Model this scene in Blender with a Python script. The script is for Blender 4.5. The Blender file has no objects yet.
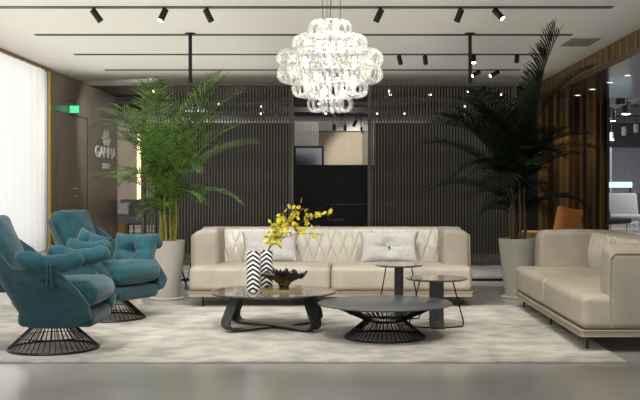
import bpy, bmesh, math, random
from mathutils import Vector, Matrix, Euler
random.seed(7)
PI = math.pi
sc = bpy.context.scene
COL = sc.collection
F, HX, HY, EYE = 1000.0, 343.0, 189.0, 1.3       # focal length in px, vanishing point, eye height

# ------------------------------------------------------------------ materials
def lin(h):
    c = [int(h[i:i+2], 16)/255 for i in (0, 2, 4)]
    return tuple((x/12.92 if x <= .04045 else ((x+.055)/1.055)**2.4) for x in c) + (1,)
MATS = {}
def mat(name, col, rough=.6, metal=0, col2=None, scale=8, detail=4, stretch=(1, 1, 1), bump=0, bscale=60,
        lo=.35, hi=.65, spec=.5, sheen=0, trans=0, alpha=1, coat=0, coords='Object'):
    m = bpy.data.materials.new(name); m.use_nodes = True
    nt = m.node_tree; N = nt.nodes; L = nt.links
    b = N['Principled BSDF']
    b.inputs['Base Color'].default_value = lin(col)
    b.inputs['Roughness'].default_value = rough
    b.inputs['Metallic'].default_value = metal
    b.inputs['Specular IOR Level'].default_value = spec
    b.inputs['Sheen Weight'].default_value = sheen
    b.inputs['Transmission Weight'].default_value = trans
    b.inputs['Alpha'].default_value = alpha
    b.inputs['Coat Weight'].default_value = coat
    b.inputs['Coat Roughness'].default_value = .08
    tc = N.new('ShaderNodeTexCoord'); mp = N.new('ShaderNodeMapping')
    L.new(tc.outputs[coords], mp.inputs[0]); mp.inputs['Scale'].default_value = stretch
    if col2:
        n = N.new('ShaderNodeTexNoise'); n.inputs['Scale'].default_value = scale; n.inputs['Detail'].default_value = detail
        L.new(mp.outputs[0], n.inputs['Vector'])
        r = N.new('ShaderNodeValToRGB'); r.color_ramp.elements[0].position = lo; r.color_ramp.elements[1].position = hi
        r.color_ramp.elements[0].color = lin(col); r.color_ramp.elements[1].color = lin(col2)
        L.new(n.outputs[0], r.inputs[0]); L.new(r.outputs[0], b.inputs['Base Color'])
    if bump:
        n2 = N.new('ShaderNodeTexNoise'); n2.inputs['Scale'].default_value = bscale; n2.inputs['Detail'].default_value = 3
        L.new(mp.outputs[0], n2.inputs['Vector'])
        bp = N.new('ShaderNodeBump'); bp.inputs['Strength'].default_value = bump; bp.inputs['Distance'].default_value = .01
        L.new(n2.outputs[0], bp.inputs['Height']); L.new(bp.outputs[0], b.inputs['Normal'])
    MATS[name] = m
    return m
def emis(name, col, s):
    m = bpy.data.materials.new(name); m.use_nodes = True
    b = m.node_tree.nodes['Principled BSDF']
    b.inputs['Base Color'].default_value = lin(col)
    b.inputs['Emission Color'].default_value = lin(col); b.inputs['Emission Strength'].default_value = s
    return m

M_floor = mat('polished_concrete', '9a9895', .2, col2='a7a5a1', scale=.9, detail=6, stretch=(.6, 1.2, 1), spec=.5)
M_rug = mat('rug_pile', '9a9790', .95, col2='bbb7ae', scale=4.5, detail=11, lo=.36, hi=.6, bump=.35, bscale=90, sheen=.1)
M_ceil = mat('ceiling_paint', 'e4e0d5', .8)
M_curt = None
M_walnut = mat('dark_wood_wall', '5d5347', .3, col2='776b5d', scale=5, stretch=(12, 6, .35), spec=.4)
M_oak = mat('golden_wood', '8a6d42', .5, col2='6d5330', scale=4, stretch=(10, 9, .25))
M_slat = mat('dark_slat_wood', '4c4840', .5, col2='625d53', scale=6, stretch=(5, 5, .4))
M_black = mat('black_metal', '0d0d0d', .4, spec=.4)
M_gun = mat('gunmetal', '3c3d3e', .38, metal=.7, col2='4a4b4b', scale=20)
M_soffit = mat('glossy_soffit', '5d584e', .2, col2='6b665c', scale=3, stretch=(1, 14, 1), spec=.6, coat=.3)
M_leather = mat('beige_leather', 'a9a193', .5, col2='b3ab9c', scale=6, bump=.06, bscale=180, spec=.35)
M_leather2 = mat('taupe_nubuck', '9e968a', .6, col2='a89f92', scale=5, bump=.05, bscale=200, spec=.3)
M_tuft = mat('ivory_leather', 'c6c1b5', .45, col2='cdc8bd', scale=7, spec=.4)
M_pipe = mat('tan_piping', 'a6987c', .45)
M_lin = mat('grey_linen', 'b7b5b1', .9, col2='c9c7c4', scale=60, stretch=(1, 1, 1), bump=.1, bscale=160)
M_teal = mat('teal_fabric', '0d4550', .85, col2='155560', scale=14, sheen=.25, bump=.12, bscale=120)
M_teald = mat('teal_quilt', '0a3843', .8, col2='10454f', scale=18, sheen=.2)
M_pot = mat('glazed_pot', 'b3aea4', .3, col2='aaa59b', scale=3)
M_soil = mat('soil', '2c2018', .95, col2='3c2d20', scale=40)
M_leaf = mat('palm_leaf', '264c1a', .45, col2='74993f', scale=14)
M_leafd = mat('shaded_palm_leaf', '0d160a', .75, col2='1b2b14', scale=10, spec=.2)  # leaf green darkened to carry the dim light on the right palm
M_cane = mat('palm_cane', '8a8a35', .55, col2='6b6a2a', scale=9, stretch=(1, 1, 3))
M_caned = mat('brown_palm_cane', '6a4d26', .6, col2='4d3a1e', scale=9, stretch=(1, 1, 3))
M_marb = mat('pale_marble', 'b8b7b3', .2, col2='9a9a98', scale=3, detail=8)
M_cab = mat('black_lacquer', '050505', .45, spec=.3)
M_dark = mat('dark_panel', '090908', .6, col2='100f0e', scale=3, stretch=(6, 6, .3))
M_dceil = mat('black_ceiling', '0c0c0c', .5)
M_beige = mat('beige_plaster', 'a89c88', .9, col2='b0a491', scale=2)
M_white = mat('white_paint', 'd9d6ce', .6)
M_greyf = mat('grey_sofa_fabric', '6b6a69', .9, col2='777675', scale=30)
M_orange = mat('orange_leather', 'c97a30', .5, col2='d68b3c', scale=8)
M_tan = mat('tan_leather', '9b7745', .5)
M_gold = mat('brass', 'b79a55', .3, metal=.9)
M_chrome = mat('chrome', 'c9c9c9', .15, metal=1)
M_ltgrey = mat('light_grey_steel', '8e908f', .5)
M_store = mat('store_wall_grey', '86868a', .9, col2='94949a', scale=5, detail=8)
M_storec = mat('store_ceiling', '4a4b4b', .8)
M_flower = mat('yellow_petals', 'cfc02c', .6, col2='e2d64e', scale=30)
M_bowl = mat('black_ceramic', '101012', .12, spec=.7)
M_bronze = mat('bronze_drape', '33281a', .4, metal=.35, col2='7d6136', scale=1.5, detail=2, stretch=(2.6, .2, .12), lo=.38, hi=.66)
M_stone = mat('dark_veined_top', '44464a', .3, col2='5d5e60', scale=5, detail=8, stretch=(.6, 5, 1))
M_em_spot = emis('lamp_lens', 'fff2dd', 14)
M_em_dot = emis('downlight_glow', 'fff4e4', 5)
M_em_bulb = emis('bulb_glow', 'fff6ea', 8)
M_em_green = emis('exit_green', '39c98a', 1.1)
M_em_yel = emis('yellow_light_strip', 'ffe9a8', 1.3)
M_em_blue = emis('pale_blue_sign', 'a8d8e8', 1.0)
M_em_panel = emis('backlit_panel', 'f4f8ff', .95)
M_tabglass = mat('smoked_glass', '3a3d3f', .03, spec=.9, alpha=.55, coat=1)

def quilt(m, p=.03):
    nt = m.node_tree; N = nt.nodes; L = nt.links; b = N['Principled BSDF']
    tc = N.new('ShaderNodeTexCoord'); outs = []
    for sg_ in (1, -1):
        vm = N.new('ShaderNodeVectorMath'); vm.operation = 'DOT_PRODUCT'; vm.inputs[1].default_value = (1/p, sg_*.0+1/p, sg_/p)
        L.new(tc.outputs['Object'], vm.inputs[0])
        f = N.new('ShaderNodeMath'); f.operation = 'PINGPONG'; f.inputs[1].default_value = .5; L.new(vm.outputs['Value'], f.inputs[0]); outs.append(f)
    mn = N.new('ShaderNodeMath'); mn.operation = 'MINIMUM'; L.new(outs[0].outputs[0], mn.inputs[0]); L.new(outs[1].outputs[0], mn.inputs[1])
    bp = N.new('ShaderNodeBump'); bp.inputs['Strength'].default_value = .45; bp.inputs['Distance'].default_value = .01
    L.new(mn.outputs[0], bp.inputs['Height']); L.new(bp.outputs[0], b.inputs['Normal'])
quilt(M_teald)
def curtain_mat():
    m = bpy.data.materials.new('sheer_curtain'); m.use_nodes = True
    nt = m.node_tree; N = nt.nodes; L = nt.links
    for n in list(N): N.remove(n)
    o = N.new('ShaderNodeOutputMaterial'); t = N.new('ShaderNodeBsdfTranslucent'); d = N.new('ShaderNodeBsdfDiffuse'); mx = N.new('ShaderNodeMixShader')
    t.inputs[0].default_value = lin('f4f1ea'); d.inputs[0].default_value = lin('f2efe8'); mx.inputs[0].default_value = .4
    L.new(t.outputs[0], mx.inputs[1]); L.new(d.outputs[0], mx.inputs[2]); L.new(mx.outputs[0], o.inputs[0])
    return m
M_curt = curtain_mat()
def glass_mat():
    m = bpy.data.materials.new('blown_glass'); m.use_nodes = True
    nt = m.node_tree; N = nt.nodes; L = nt.links
    for n in list(N): N.remove(n)
    o = N.new('ShaderNodeOutputMaterial')
    t = N.new('ShaderNodeBsdfTranslucent'); t.inputs[0].default_value = (.95, .95, .93, 1)
    g = N.new('ShaderNodeBsdfGlossy'); g.inputs['Roughness'].default_value = .12; g.inputs[0].default_value = (1, 1, .98, 1)
    tr = N.new('ShaderNodeBsdfTransparent'); tr.inputs[0].default_value = (.97, .97, .96, 1)
    d = N.new('ShaderNodeBsdfDiffuse'); d.inputs[0].default_value = (.9, .9, .88, 1)
    lw = N.new('ShaderNodeLayerWeight'); lw.inputs[0].default_value = .35
    m1 = N.new('ShaderNodeMixShader'); m1.inputs[0].default_value = .5
    m2 = N.new('ShaderNodeMixShader'); m2.inputs[0].default_value = .45
    m3 = N.new('ShaderNodeMixShader')
    ma = N.new('ShaderNodeMath'); ma.operation = 'MULTIPLY_ADD'; ma.inputs[1].default_value = .75; ma.inputs[2].default_value = .12
    L.new(t.outputs[0], m1.inputs[1]); L.new(d.outputs[0], m1.inputs[2])
    L.new(m1.outputs[0], m2.inputs[1]); L.new(g.outputs[0], m2.inputs[2])
    L.new(lw.outputs['Facing'], ma.inputs[0]); L.new(ma.outputs[0], m3.inputs[0])
    L.new(tr.outputs[0], m3.inputs[1]); L.new(m2.outputs[0], m3.inputs[2]); L.new(m3.outputs[0], o.inputs[0])
    return m
M_glass = glass_mat()
def chevron_mat():
    m = bpy.data.materials.new('chevron_glaze'); m.use_nodes = True
    nt = m.node_tree; N = nt.nodes; L = nt.links; b = N['Principled BSDF']; b.inputs['Roughness'].default_value = .25
    tc = N.new('ShaderNodeTexCoord'); sx = N.new('ShaderNodeSeparateXYZ'); L.new(tc.outputs['Object'], sx.inputs[0])
    at = N.new('ShaderNodeMath'); at.operation = 'ARCTAN2'; L.new(sx.outputs[1], at.inputs[0]); L.new(sx.outputs[0], at.inputs[1])
    u = N.new('ShaderNodeMath'); u.operation = 'MULTIPLY'; u.inputs[1].default_value = .04; L.new(at.outputs[0], u.inputs[0])
    sh = N.new('ShaderNodeMath'); sh.operation = 'ADD'; sh.inputs[1].default_value = .126; L.new(u.outputs[0], sh.inputs[0])
    pp = N.new('ShaderNodeMath'); pp.operation = 'PINGPONG'; pp.inputs[1].default_value = .063; L.new(sh.outputs[0], pp.inputs[0])
    ad = N.new('ShaderNodeMath'); ad.operation = 'SUBTRACT'; L.new(sx.outputs[2], ad.inputs[0]); L.new(pp.outputs[0], ad.inputs[1])
    ml = N.new('ShaderNodeMath'); ml.operation = 'MULTIPLY'; ml.inputs[1].default_value = 23; L.new(ad.outputs[0], ml.inputs[0])
    fr = N.new('ShaderNodeMath'); fr.operation = 'FRACT'; L.new(ml.outputs[0], fr.inputs[0])
    gt = N.new('ShaderNodeMath'); gt.operation = 'GREATER_THAN'; gt.inputs[1].default_value = .5; L.new(fr.outputs[0], gt.inputs[0])
    mx = N.new('ShaderNodeMix'); mx.data_type = 'RGBA'; L.new(gt.outputs[0], mx.inputs[0])
    mx.inputs[6].default_value = lin('15181a'); mx.inputs[7].default_value = lin('e6e6e4'); L.new(mx.outputs[2], b.inputs['Base Color'])
    return m
M_chev = chevron_mat()

# ------------------------------------------------------------------ mesh helpers
def obj(name, bm, m, parent=None, loc=None, smooth=False, rot=None):
    me = bpy.data.meshes.new(name)
    bmesh.ops.recalc_face_normals(bm, faces=bm.faces[:])
    bm.to_mesh(me); bm.free()
    me.materials.append(m)
    if smooth:
        me.polygons.foreach_set('use_smooth', [True]*len(me.polygons))
        if smooth != 'all':
            try: me.set_sharp_from_angle(angle=math.radians(40))
            except Exception: pass
    o = bpy.data.objects.new(name, me); COL.objects.link(o)
    if parent: o.parent = parent
    if loc: o.location = loc
    if rot: o.rotation_euler = rot
    return o
def tag(o, label, cat, group=None):
    o['label'] = label; o['category'] = cat
    if group: o['group'] = group
    return o
def thing(name, label, cat, loc=(0, 0, 0), rz=0, group=None):
    o = bpy.data.objects.new(name, None); COL.objects.link(o); o.empty_display_size = .1
    o.location = loc; o.rotation_euler = (0, 0, rz)
    return tag(o, label, cat, group)
def struct(name, bm, m, smooth=False):
    o = obj(name, bm, m, smooth=smooth); o['kind'] = 'structure'; return o
def dup(root, loc=None, rz=None, label=None):
    r = root.copy(); COL.objects.link(r)
    if loc is not None: r.location = loc
    if rz is not None: r.rotation_euler = (0, 0, rz)
    if label: r['label'] = label
    for ch in list(root.children):
        c = ch.copy(); COL.objects.link(c); c.parent = r
        for g in list(ch.children):
            d = g.copy(); COL.objects.link(d); d.parent = c
    return r
def box(bm, x0, x1, y0, y1, z0, z1, M=None):
    vs = [bm.verts.new((x, y, z)) for z in (z0, z1) for y in (y0, y1) for x in (x0, x1)]
    if M: 
        for v in vs: v.co = M @ v.co
    for f in ((0, 2, 3, 1), (4, 5, 7, 6), (0, 1, 5, 4), (2, 6, 7, 3), (0, 4, 6, 2), (1, 3, 7, 5)):
        bm.faces.new([vs[i] for i in f])
def bx(*a, bev=0):
    bm = bmesh.new(); box(bm, *a)
    if bev: bmesh.ops.bevel(bm, geom=bm.edges[:], offset=bev, segments=2, affect='EDGES', profile=.6)
    return bm
def rbox(bm, c, s, r, n=5, crown=(0, 0, 0), M=None):
    """rounded box centred c, size s; crown bulges each face outward by that much"""
    r = min(r, min(s)/2*.98)
    def axis(h):
        L = []
        inner = h-r
        for k in range(4, 0, -1): L.append(-(inner + r*math.tan(k/4*PI/4)))
        for k in range(n+1): L.append(-inner + 2*inner*k/n)
        for k in range(1, 5): L.append(inner + r*math.tan(k/4*PI/4))
        return L
    H = [x/2 for x in s]; A = [axis(h) for h in H]; cache = {}
    def vert(p):
        q = [max(-(H[i]-r), min(H[i]-r, p[i])) for i in range(3)]
        d = Vector([p[i]-q[i] for i in range(3)])
        d.normalize()
        o = Vector(q)+d*r
        for i in range(3):
            j, k = (i+1) % 3, (i+2) % 3
            w = max(0, 1-(p[j]/H[j])**2)*max(0, 1-(p[k]/H[k])**2)
            o[i] += crown[i]*w*(o[i]/H[i])
        o = o+Vector(c)
        if M: o = M @ o
        key = tuple(round(x, 6) for x in o)
        if key not in cache: cache[key] = bm.verts.new(o)
        return cache[key]
    for i in range(3):
        j, k = (i+1) % 3, (i+2) % 3
        for sgn in (-1, 1):
            g = []
            for a in A[j]:
                row = []
                for b in A[k]:
                    p = [0, 0, 0]; p[i] = sgn*H[i]; p[j] = a; p[k] = b
                    row.append(vert(p))
                g.append(row)
            for a in range(len(g)-1):
                for b in range(len(g[0])-1):
                    q = [g[a][b], g[a+1][b], g[a+1][b+1], g[a][b+1]]
                    q2 = []
                    for v in q:
                        if v not in q2: q2.append(v)
                    if len(q2) >= 3:
                        try: bm.faces.new(q2)
                        except ValueError: pass
def rb(c, s, r, **k):
    bm = bmesh.new(); rbox(bm, c, s, r, **k); return bm
def tube(bm, pts, r, seg=8, cap=True, closed=False, flat=None):
    """sweep a circle (or flat=(w,h) rectangle-ish) along pts"""
    pts = [Vector(p) for p in pts]; n = len(pts); rings = []
    up0 = Vector((0, 0, 1)); prev = None
    for i, p in enumerate(pts):
        if closed: t = pts[(i+1) % n]-pts[i-1]
        else: t = pts[min(i+1, n-1)]-pts[max(i-1, 0)]
        t.normalize()
        if prev is None:
            a = t.cross(up0)
            if a.length < 1e-3: a = t.cross(Vector((0, 1, 0)))
            a.normalize()
        else:
            a = prev-t*prev.dot(t)
            if a.length < 1e-5: a = t.cross(up0)
            a.normalize()
        prev = a; b = t.cross(a)
        rr = r[i] if isinstance(r, (list, tuple)) else r
        rings.append([bm.verts.new(p+a*math.cos(2*PI*k/seg)*rr+b*math.sin(2*PI*k/seg)*rr) for k in range(seg)])
    m = n if closed else n-1
    for i in range(m):
        A, B = rings[i], rings[(i+1) % n]
        for k in range(seg): bm.faces.new([A[k], A[(k+1) % seg], B[(k+1) % seg], B[k]])
    if cap and not closed:
        bm.faces.new(rings[0][::-1]); bm.faces.new(rings[-1])
def lathe(bm, prof, seg=40, c=(0, 0, 0)):
    rings = []
    for r, z in prof:
        if r < 1e-5: rings.append([bm.verts.new((c[0], c[1], c[2]+z))])
        else: rings.append([bm.verts.new((c[0]+r*math.cos(2*PI*k/seg), c[1]+r*math.sin(2*PI*k/seg), c[2]+z)) for k in range(seg)])
    for A, B in zip(rings, rings[1:]):
        for k in range(seg):
            k2 = (k+1) % seg
            if len(A) == 1 and len(B) == 1: continue
            if len(A) == 1: bm.faces.new([A[0], B[k], B[k2]])
            elif len(B) == 1: bm.faces.new([A[k], B[0], A[k2]])
            else: bm.faces.new([A[k], A[k2], B[k2], B[k]])
def ring(bm, r, z, tr, seg=48, c=(0, 0)):
    tube(bm, [(c[0]+r*math.cos(2*PI*k/seg), c[1]+r*math.sin(2*PI*k/seg), z) for k in range(seg)], tr, 6, closed=True)
def band(bm, pts, wvec, th):
    """flat strap: sweep a rectangle, width along wvec, thickness th perpendicular"""
    pts = [Vector(p) for p in pts]; w = Vector(wvec)/2; n = len(pts); R = []
    for i, p in enumerate(pts):
        t = (pts[min(i+1, n-1)]-pts[max(i-1, 0)]).normalized()
        nn = t.cross(w.normalized()).normalized()*th/2
        R.append([bm.verts.new(p+w+nn), bm.verts.new(p-w+nn), bm.verts.new(p-w-nn), bm.verts.new(p+w-nn)])
    for A, B in zip(R, R[1:]):
        for k in range(4): bm.faces.new([A[k], A[(k+1) % 4], B[(k+1) % 4], B[k]])
    bm.faces.new(R[0][::-1]); bm.faces.new(R[-1])
def pillow(bm, w, h, t, tuft=0, n=22, M=None, pinch=.1, wrinkle=.006, fold=0):
    """soft square cushion lying in the local XZ plane, thickness along Y"""
    S = {}
    ph = [random.uniform(0, 6) for _ in range(4)]
    for s in (-1, 1):
        for i in range(n+1):
            for j in range(n+1):
                u = 2*i/n-1; v = 2*j/n-1
                edge = i in (0, n) or j in (0, n)
                x = u*w/2*(1-pinch*(1-v*v)*abs(u)); z = v*h/2*(1-pinch*(1-u*u)*abs(v))
                y = (max(0, (1-u**4)*(1-v**4)))**.5*t/2
                rr = math.hypot(u, v*h/w)
                if tuft:
                    y -= tuft*math.exp(-(rr/.22)**2)*t/2
                    a = math.atan2(v, u)
                    y -= tuft*.16*t*abs(math.cos(2*a+PI/4*0))**6*math.exp(-(rr/.55)**2)*min(1, rr*5)
                y += wrinkle*math.sin(6*u+3*v+ph[0])*math.sin(5*v-2*u+ph[1])*(0 if edge else 1)
                co = Vector((x, s*y, z))
                if fold: co.z -= fold*(u*u)*1; 
                if edge and s == 1: S[(s, i, j)] = S[(-1, i, j)]
                else:
                    if edge: co.y = 0
                    S[(s, i, j)] = bm.verts.new(M @ co if M else co)
        for i in range(n):
            for j in range(n):
                q = [S[(s, i, j)], S[(s, i+1, j)], S[(s, i+1, j+1)], S[(s, i, j+1)]]
                try: bm.faces.new(q if s == -1 else q[::-1])
                except ValueError: pass
def TRS(loc=(0, 0, 0), rot=(0, 0, 0), sc_=(1, 1, 1)):
    return Matrix.LocRotScale(Vector(loc), Euler(rot), Vector(sc_))
def P(x, y, D):                 # point of the photo at distance D
    return ((x-HX)*D/F, D, EYE+(HY-y)*D/F)

# ------------------------------------------------------------------ room shell
ZC = 3.84; XL = -6.2; DE = 24.6
struct('floor', bx(-16, 22, -4, 75, -.1, 0), M_floor)
bm = bmesh.new(); box(bm, -6.6, 4.72, -3, DE, ZC, ZC+.2); struct('ceiling', bm, M_ceil)
bm = bmesh.new(); box(bm, -12, 7.0, DE+.01, 34.6, 3.82, 3.9); struct('ceiling_back_room', bm, M_dceil)
# left wall: backlit panel + timber wall with door
struct('wall_left', bx(-6.75, -6.6, -3, 21.2, 0, ZC), M_white)
struct('window_1', bx(-6.59, -6.57, 4, 21.0, .05, 3.8), M_em_panel)
struct('wall_left_timber', bx(XL-.3, XL, 21.25, 27.5, 0, ZC-.02), M_walnut)
struct('trim_1', bx(XL-.03, XL+.02, 21.13, 21.25, 0, ZC-.01), M_gold)
struct('trim_2', bx(XL-.02, XL+.03, 4, 21.13, ZC-.06, ZC-.005), M_oak)
bm = bmesh.new()
n = 520; A = []
for i in range(n+1):
    y = 6+15.1*i/n
    x = XL+.0+.035*math.sin(y*2*PI/.34)+.02*math.sin(y*2*PI/1.13+1)
    A.append((bm.verts.new((x-.04, y, .02)), bm.verts.new((x-.04, y, ZC-.06))))
for a, b in zip(A, A[1:]): bm.faces.new([a[0], b[0], b[1], a[1]])
tag(obj('sheer_curtain', bm, M_curt, smooth='all'), 'tall white sheer curtain glowing along the left wall', 'curtain')
# door in timber wall
dr = bx(XL+.0, XL+.012, 21.6, 24.2, 0, 2.98, bev=.003)
d = struct('door_1', dr, M_walnut)
for zz in (1.3-.03*.023*1000/1000, 1.12):
    bm = bmesh.new(); tube(bm, [(XL+.01, 23.0, zz), (XL+.07, 23.0, zz)], .035, 12)
    obj('door_handle', bm, M_chrome, d)
obj('door_gap', bx(XL+.005, XL+.02, 24.2, 24.22, 0, 2.98), M_black, d)
obj('door_gap', bx(XL+.005, XL+.02, 21.6, 24.2, 2.98, 3.0), M_black, d)
# bulkhead, soffit, bronze wall
struct('trim_3', bx(4.72, 4.9, -3, DE, 3.54, ZC), M_oak)
bm = bmesh.new()
for i in range(0, 150):
    y = 3+i*.144
    box(bm, 4.69, 4.72, y, y+.125-.03*(i % 3), 3.545, ZC-.002)
struct('trim_4', bm, M_oak)
struct('ceiling_soffit', bx(4.9, 14, -3, DE, 3.54, 3.7), M_soffit)
bm = bmesh.new(); A = []
for i in range(160):
    x = 4.72+1.75*i/159
    y = DE+.02+.07*math.sin(x*2*PI/.33)+.05*math.sin(x*2*PI/.71+1)
    A.append((bm.verts.new((x, y, .01)), bm.verts.new((x, y, 3.56))))
for a, b in zip(A, A[1:]): bm.faces.new([a[0], b[0], b[1], a[1]])
tag(obj('bronze_drape', bm, M_bronze, smooth='all'), 'floor-length bronze brown drape on the right behind the palm', 'curtain')
struct('wall_right', bx(4.72, 6.47, DE+.2, DE+.6, 0, 3.82), M_dark)
struct('trim_5', bx(6.46, 6.52, DE-.1, DE+.6, 0, 3.54), M_black)
# back room
struct('wall_back', bx(-12, 4.6, 34.3, 34.6, 0, 3.9), M_beige)
struct('trim_6', bx(-12, 4.6, 34.0, 34.3, 3.28, 3.82), M_white)
struct('trim_7', bx(-12, 4.6, 33.9, 34.0, 3.62, 3.82), M_ltgrey)
struct('wall_back_right', bx(4.6, 4.8, DE+.6, 34.6, 0, 3.9), M_dark)
struct('wall_back_left', bx(-12.2, -12, 22, 34.6, 0, 3.9), M_dark)
# dark display partitions behind the screens
tag(obj('partition_wall', bx(-3.75, -.98, 20, 20.12, 0, 2.62), M_dark), 'dark partition standing behind the left slatted screen', 'partition')
tag(obj('partition_wall', bx(.62, 3.9, 20, 20.12, 0, 2.62), M_dark), 'dark partition standing behind the right slatted screen', 'partition')
# podium
pd = thing('podium', 'low pale marble platform under the slatted screens', 'platform')
obj('platform_top', bx(-3.6, 3.05, 14.1, 17.3, .035, .065, bev=.004), M_marb, pd)
obj('platform_base', bx(-3.5, 2.95, 14.2, 17.2, 0, .036), M_black, pd)
# rug
bm = bmesh.new()
box(bm, -3.95, 2.12, 7.45, 11.1, 0, .014)
bmesh.ops.bevel(bm, geom=bm.edges[:], offset=.005, segments=2, affect='EDGES')
tag(obj('area_rug', bm, M_rug), 'large mottled pale grey rug under the seating group', 'rug')
RZ = .014

# ------------------------------------------------------------------ ceiling tracks, spotlights, vent
names = ['nearest ceiling track, along the top of the picture', 'ceiling track in line with the two hanging rods',
         'third ceiling track back from the front', 'farthest ceiling track, closest above the slatted screens']
ty = [13.96, 16.45, 18.85, 21.3]
for k, D in enumerate(ty):
    x0 = -5.05; x1 = 3.75
    t = thing('ceiling_track', 'long black recessed lighting track, '+names[k], 'lighting track', (0, D, 0), group=None)
    obj('rail', bx(x0, x1, -.05, .05, ZC-.012, ZC-.001), M_black, t)
    bm = bmesh.new(); box(bm, x0-.02, x1+.02, -.07, -.05, ZC-.012, ZC-.001); box(bm, x0-.02, x1+.02, .05, .07, ZC-.012, ZC-.001)
    obj('edge_strip', bm, M_gun, t)
def spot_fixture(px0, px1, y1, D, lit, label):
    """cylinder can hanging from the track; top pixel px0, lower pixel px1/y1"""
    a = Vector(((px0-HX)*D/F, D, ZC-.02)); 
    lx = (px1-px0)*D/F; lz = (y1-HY)*-D/F+EYE-ZC+.05
    dirv = Vector((lx, -.04 if lit else .05, lz)); ln = dirv.length; dirv.normalize()
    t = thing('track_spotlight', label, 'spotlight', a, group='spotlights on the ceiling tracks')
    bm = bmesh.new(); tube(bm, [(0, 0, 0), (0, 0, -.05)], .018, 8); obj('stem', bm, M_black, t)
    s = Vector((0, 0, -.03))
    bm = bmesh.new(); tube(bm, [s-dirv*.02, s+dirv*ln], .045, 16); obj('housing', bm, M_black, t)
    e = s+dirv*(ln)
    bm = bmesh.new(); tube(bm, [e-dirv*.002, e+dirv*.004], .036, 14); obj('lens', bm, M_em_spot if lit else M_gun, t)
fx = [(93, 100, 21, 0, 0, 'leftmost black spotlight on the nearest track, tilted right'), (165, 161, 21, 0, 1, 'black spotlight with glowing lens left of the left hanging rod'),
      (206, 211, 21, 0, 0, 'black spotlight right of the left hanging rod, tilted right'), (381, 376, 21, 0, 0, 'black spotlight just right of the chandelier cables'),
      (461, 457, 21, 0, 0, 'unlit black spotlight nearest above the right hanging rod'), (495, 502, 19, 0, 1, 'rightmost lit black spotlight on the nearest track'),
      (399, 401, 64, 2, 0, 'short black spotlight, left one of the pair right of the chandelier'), (425, 426, 64, 2, 0, 'short black spotlight, right one of the pair right of the chandelier'),
      (473.5, 473.5, 63, 2, 1, 'upright lit spotlight beside the right hanging rod'), (517, 517, 62, 2, 0, 'upright black spotlight above the dark right palm'),
      (479, 472, 76, 3, 1, 'slanted black spotlight on the farthest track, next to the rod'), (498, 490, 76, 3, 1, 'slanted black spotlight on the farthest track, farther from the rod')]
for a, b, y1, k, lit, lab in fx: spot_fixture(a, b, y1, ty[k], lit, lab)
v = thing('ceiling_vent', 'slatted white air vent in the ceiling above the bulkhead', 'vent', (4.1, 17.3, ZC))
obj('vent_frame', bx(-.25, .25, -.45, .45, -.012, -.001), M_ltgrey, v)
bm = bmesh.new()
for i in range(9): box(bm, -.22, .22, -.40+i*.092, -.36+i*.092, -.022, -.012)
obj('louvre', bm, M_ltgrey, v)
for i, (x, y) in enumerate(((629, 75), (610, 82), (593, 89), (578, 95))):
    D = 2.24*F/(HY-y)
    t = thing('recessed_downlight', ['downlight in the glossy soffit nearest the right picture edge', 'second downlight in from the right picture edge in the soffit', 'third downlight in from the right edge, before the bronze drape', 'downlight in the soffit closest to the bronze drape'][i], 'downlight', (5.59, D, 3.54), group='downlights in the soffit')
    bm = bmesh.new(); lathe(bm, [(.06, -.001), (.09, -.001), (.09, -.012), (.06, -.012), (.06, -.001)], 20); obj('trim_ring', bm, M_white, t)
    bm = bmesh.new(); lathe(bm, [(0, -.004), (.06, -.004), (.06, -.006), (0, -.006)], 20); obj('lens', bm, M_em_dot, t)

# ------------------------------------------------------------------ slatted screens
def screen(x0, x1, rodx, label, rl):
    z0, z1 = .068, 3.03; D = 16.3
    t = thing('slatted_screen', label, 'screen', ((x0+x1)/2, D, z0))
    h = (x1-x0)/2; H = z1-z0
    bm = bx(-h, h, -.03, .03, H-.05, H); obj('top_rail', bm, M_slat, t)
    obj('bottom_rail', bx(-h, h, -.03, .03, 0, .06), M_slat, t)
    for s in (-1, 1): obj('post', bx(s*h-.025, s*h+.025, -.04, .04, 0, H), M_slat, t)
    n = int(round(2*h/.049)); sl = None
    for i in range(1, n):
        x = -h+2*h*i/n
        if sl is None: sl = obj('slat', bx(-.0115, .0115, -.014, .014, .06, H-.05), M_slat, t, loc=(x, 0, 0))
        else:
            c = sl.copy(); COL.objects.link(c); c.location = (x, 0, 0)
    rod = thing('hanging_rod', rl, 'rod', (rodx, D+.0, z1))
    bm = bmesh.new(); tube(bm, [(0, 0, .0), (0, 0, ZC-z1)], .03, 10); obj('shaft', bm, M_black, rod)
    bm = bmesh.new(); tube(bm, [(0, 0, ZC-z1-.03), (0, 0, ZC-z1-.001)], .085, 16); obj('ceiling_flange', bm, M_black, rod)
screen(-3.26, -.83, -2.49, 'tall dark slatted wooden screen left of the opening', 'black rod from ceiling to the left slatted screen')
screen(.43, 2.8, 2.07, 'tall dark slatted wooden screen right of the opening', 'black rod from ceiling to the right slatted screen')

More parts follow.
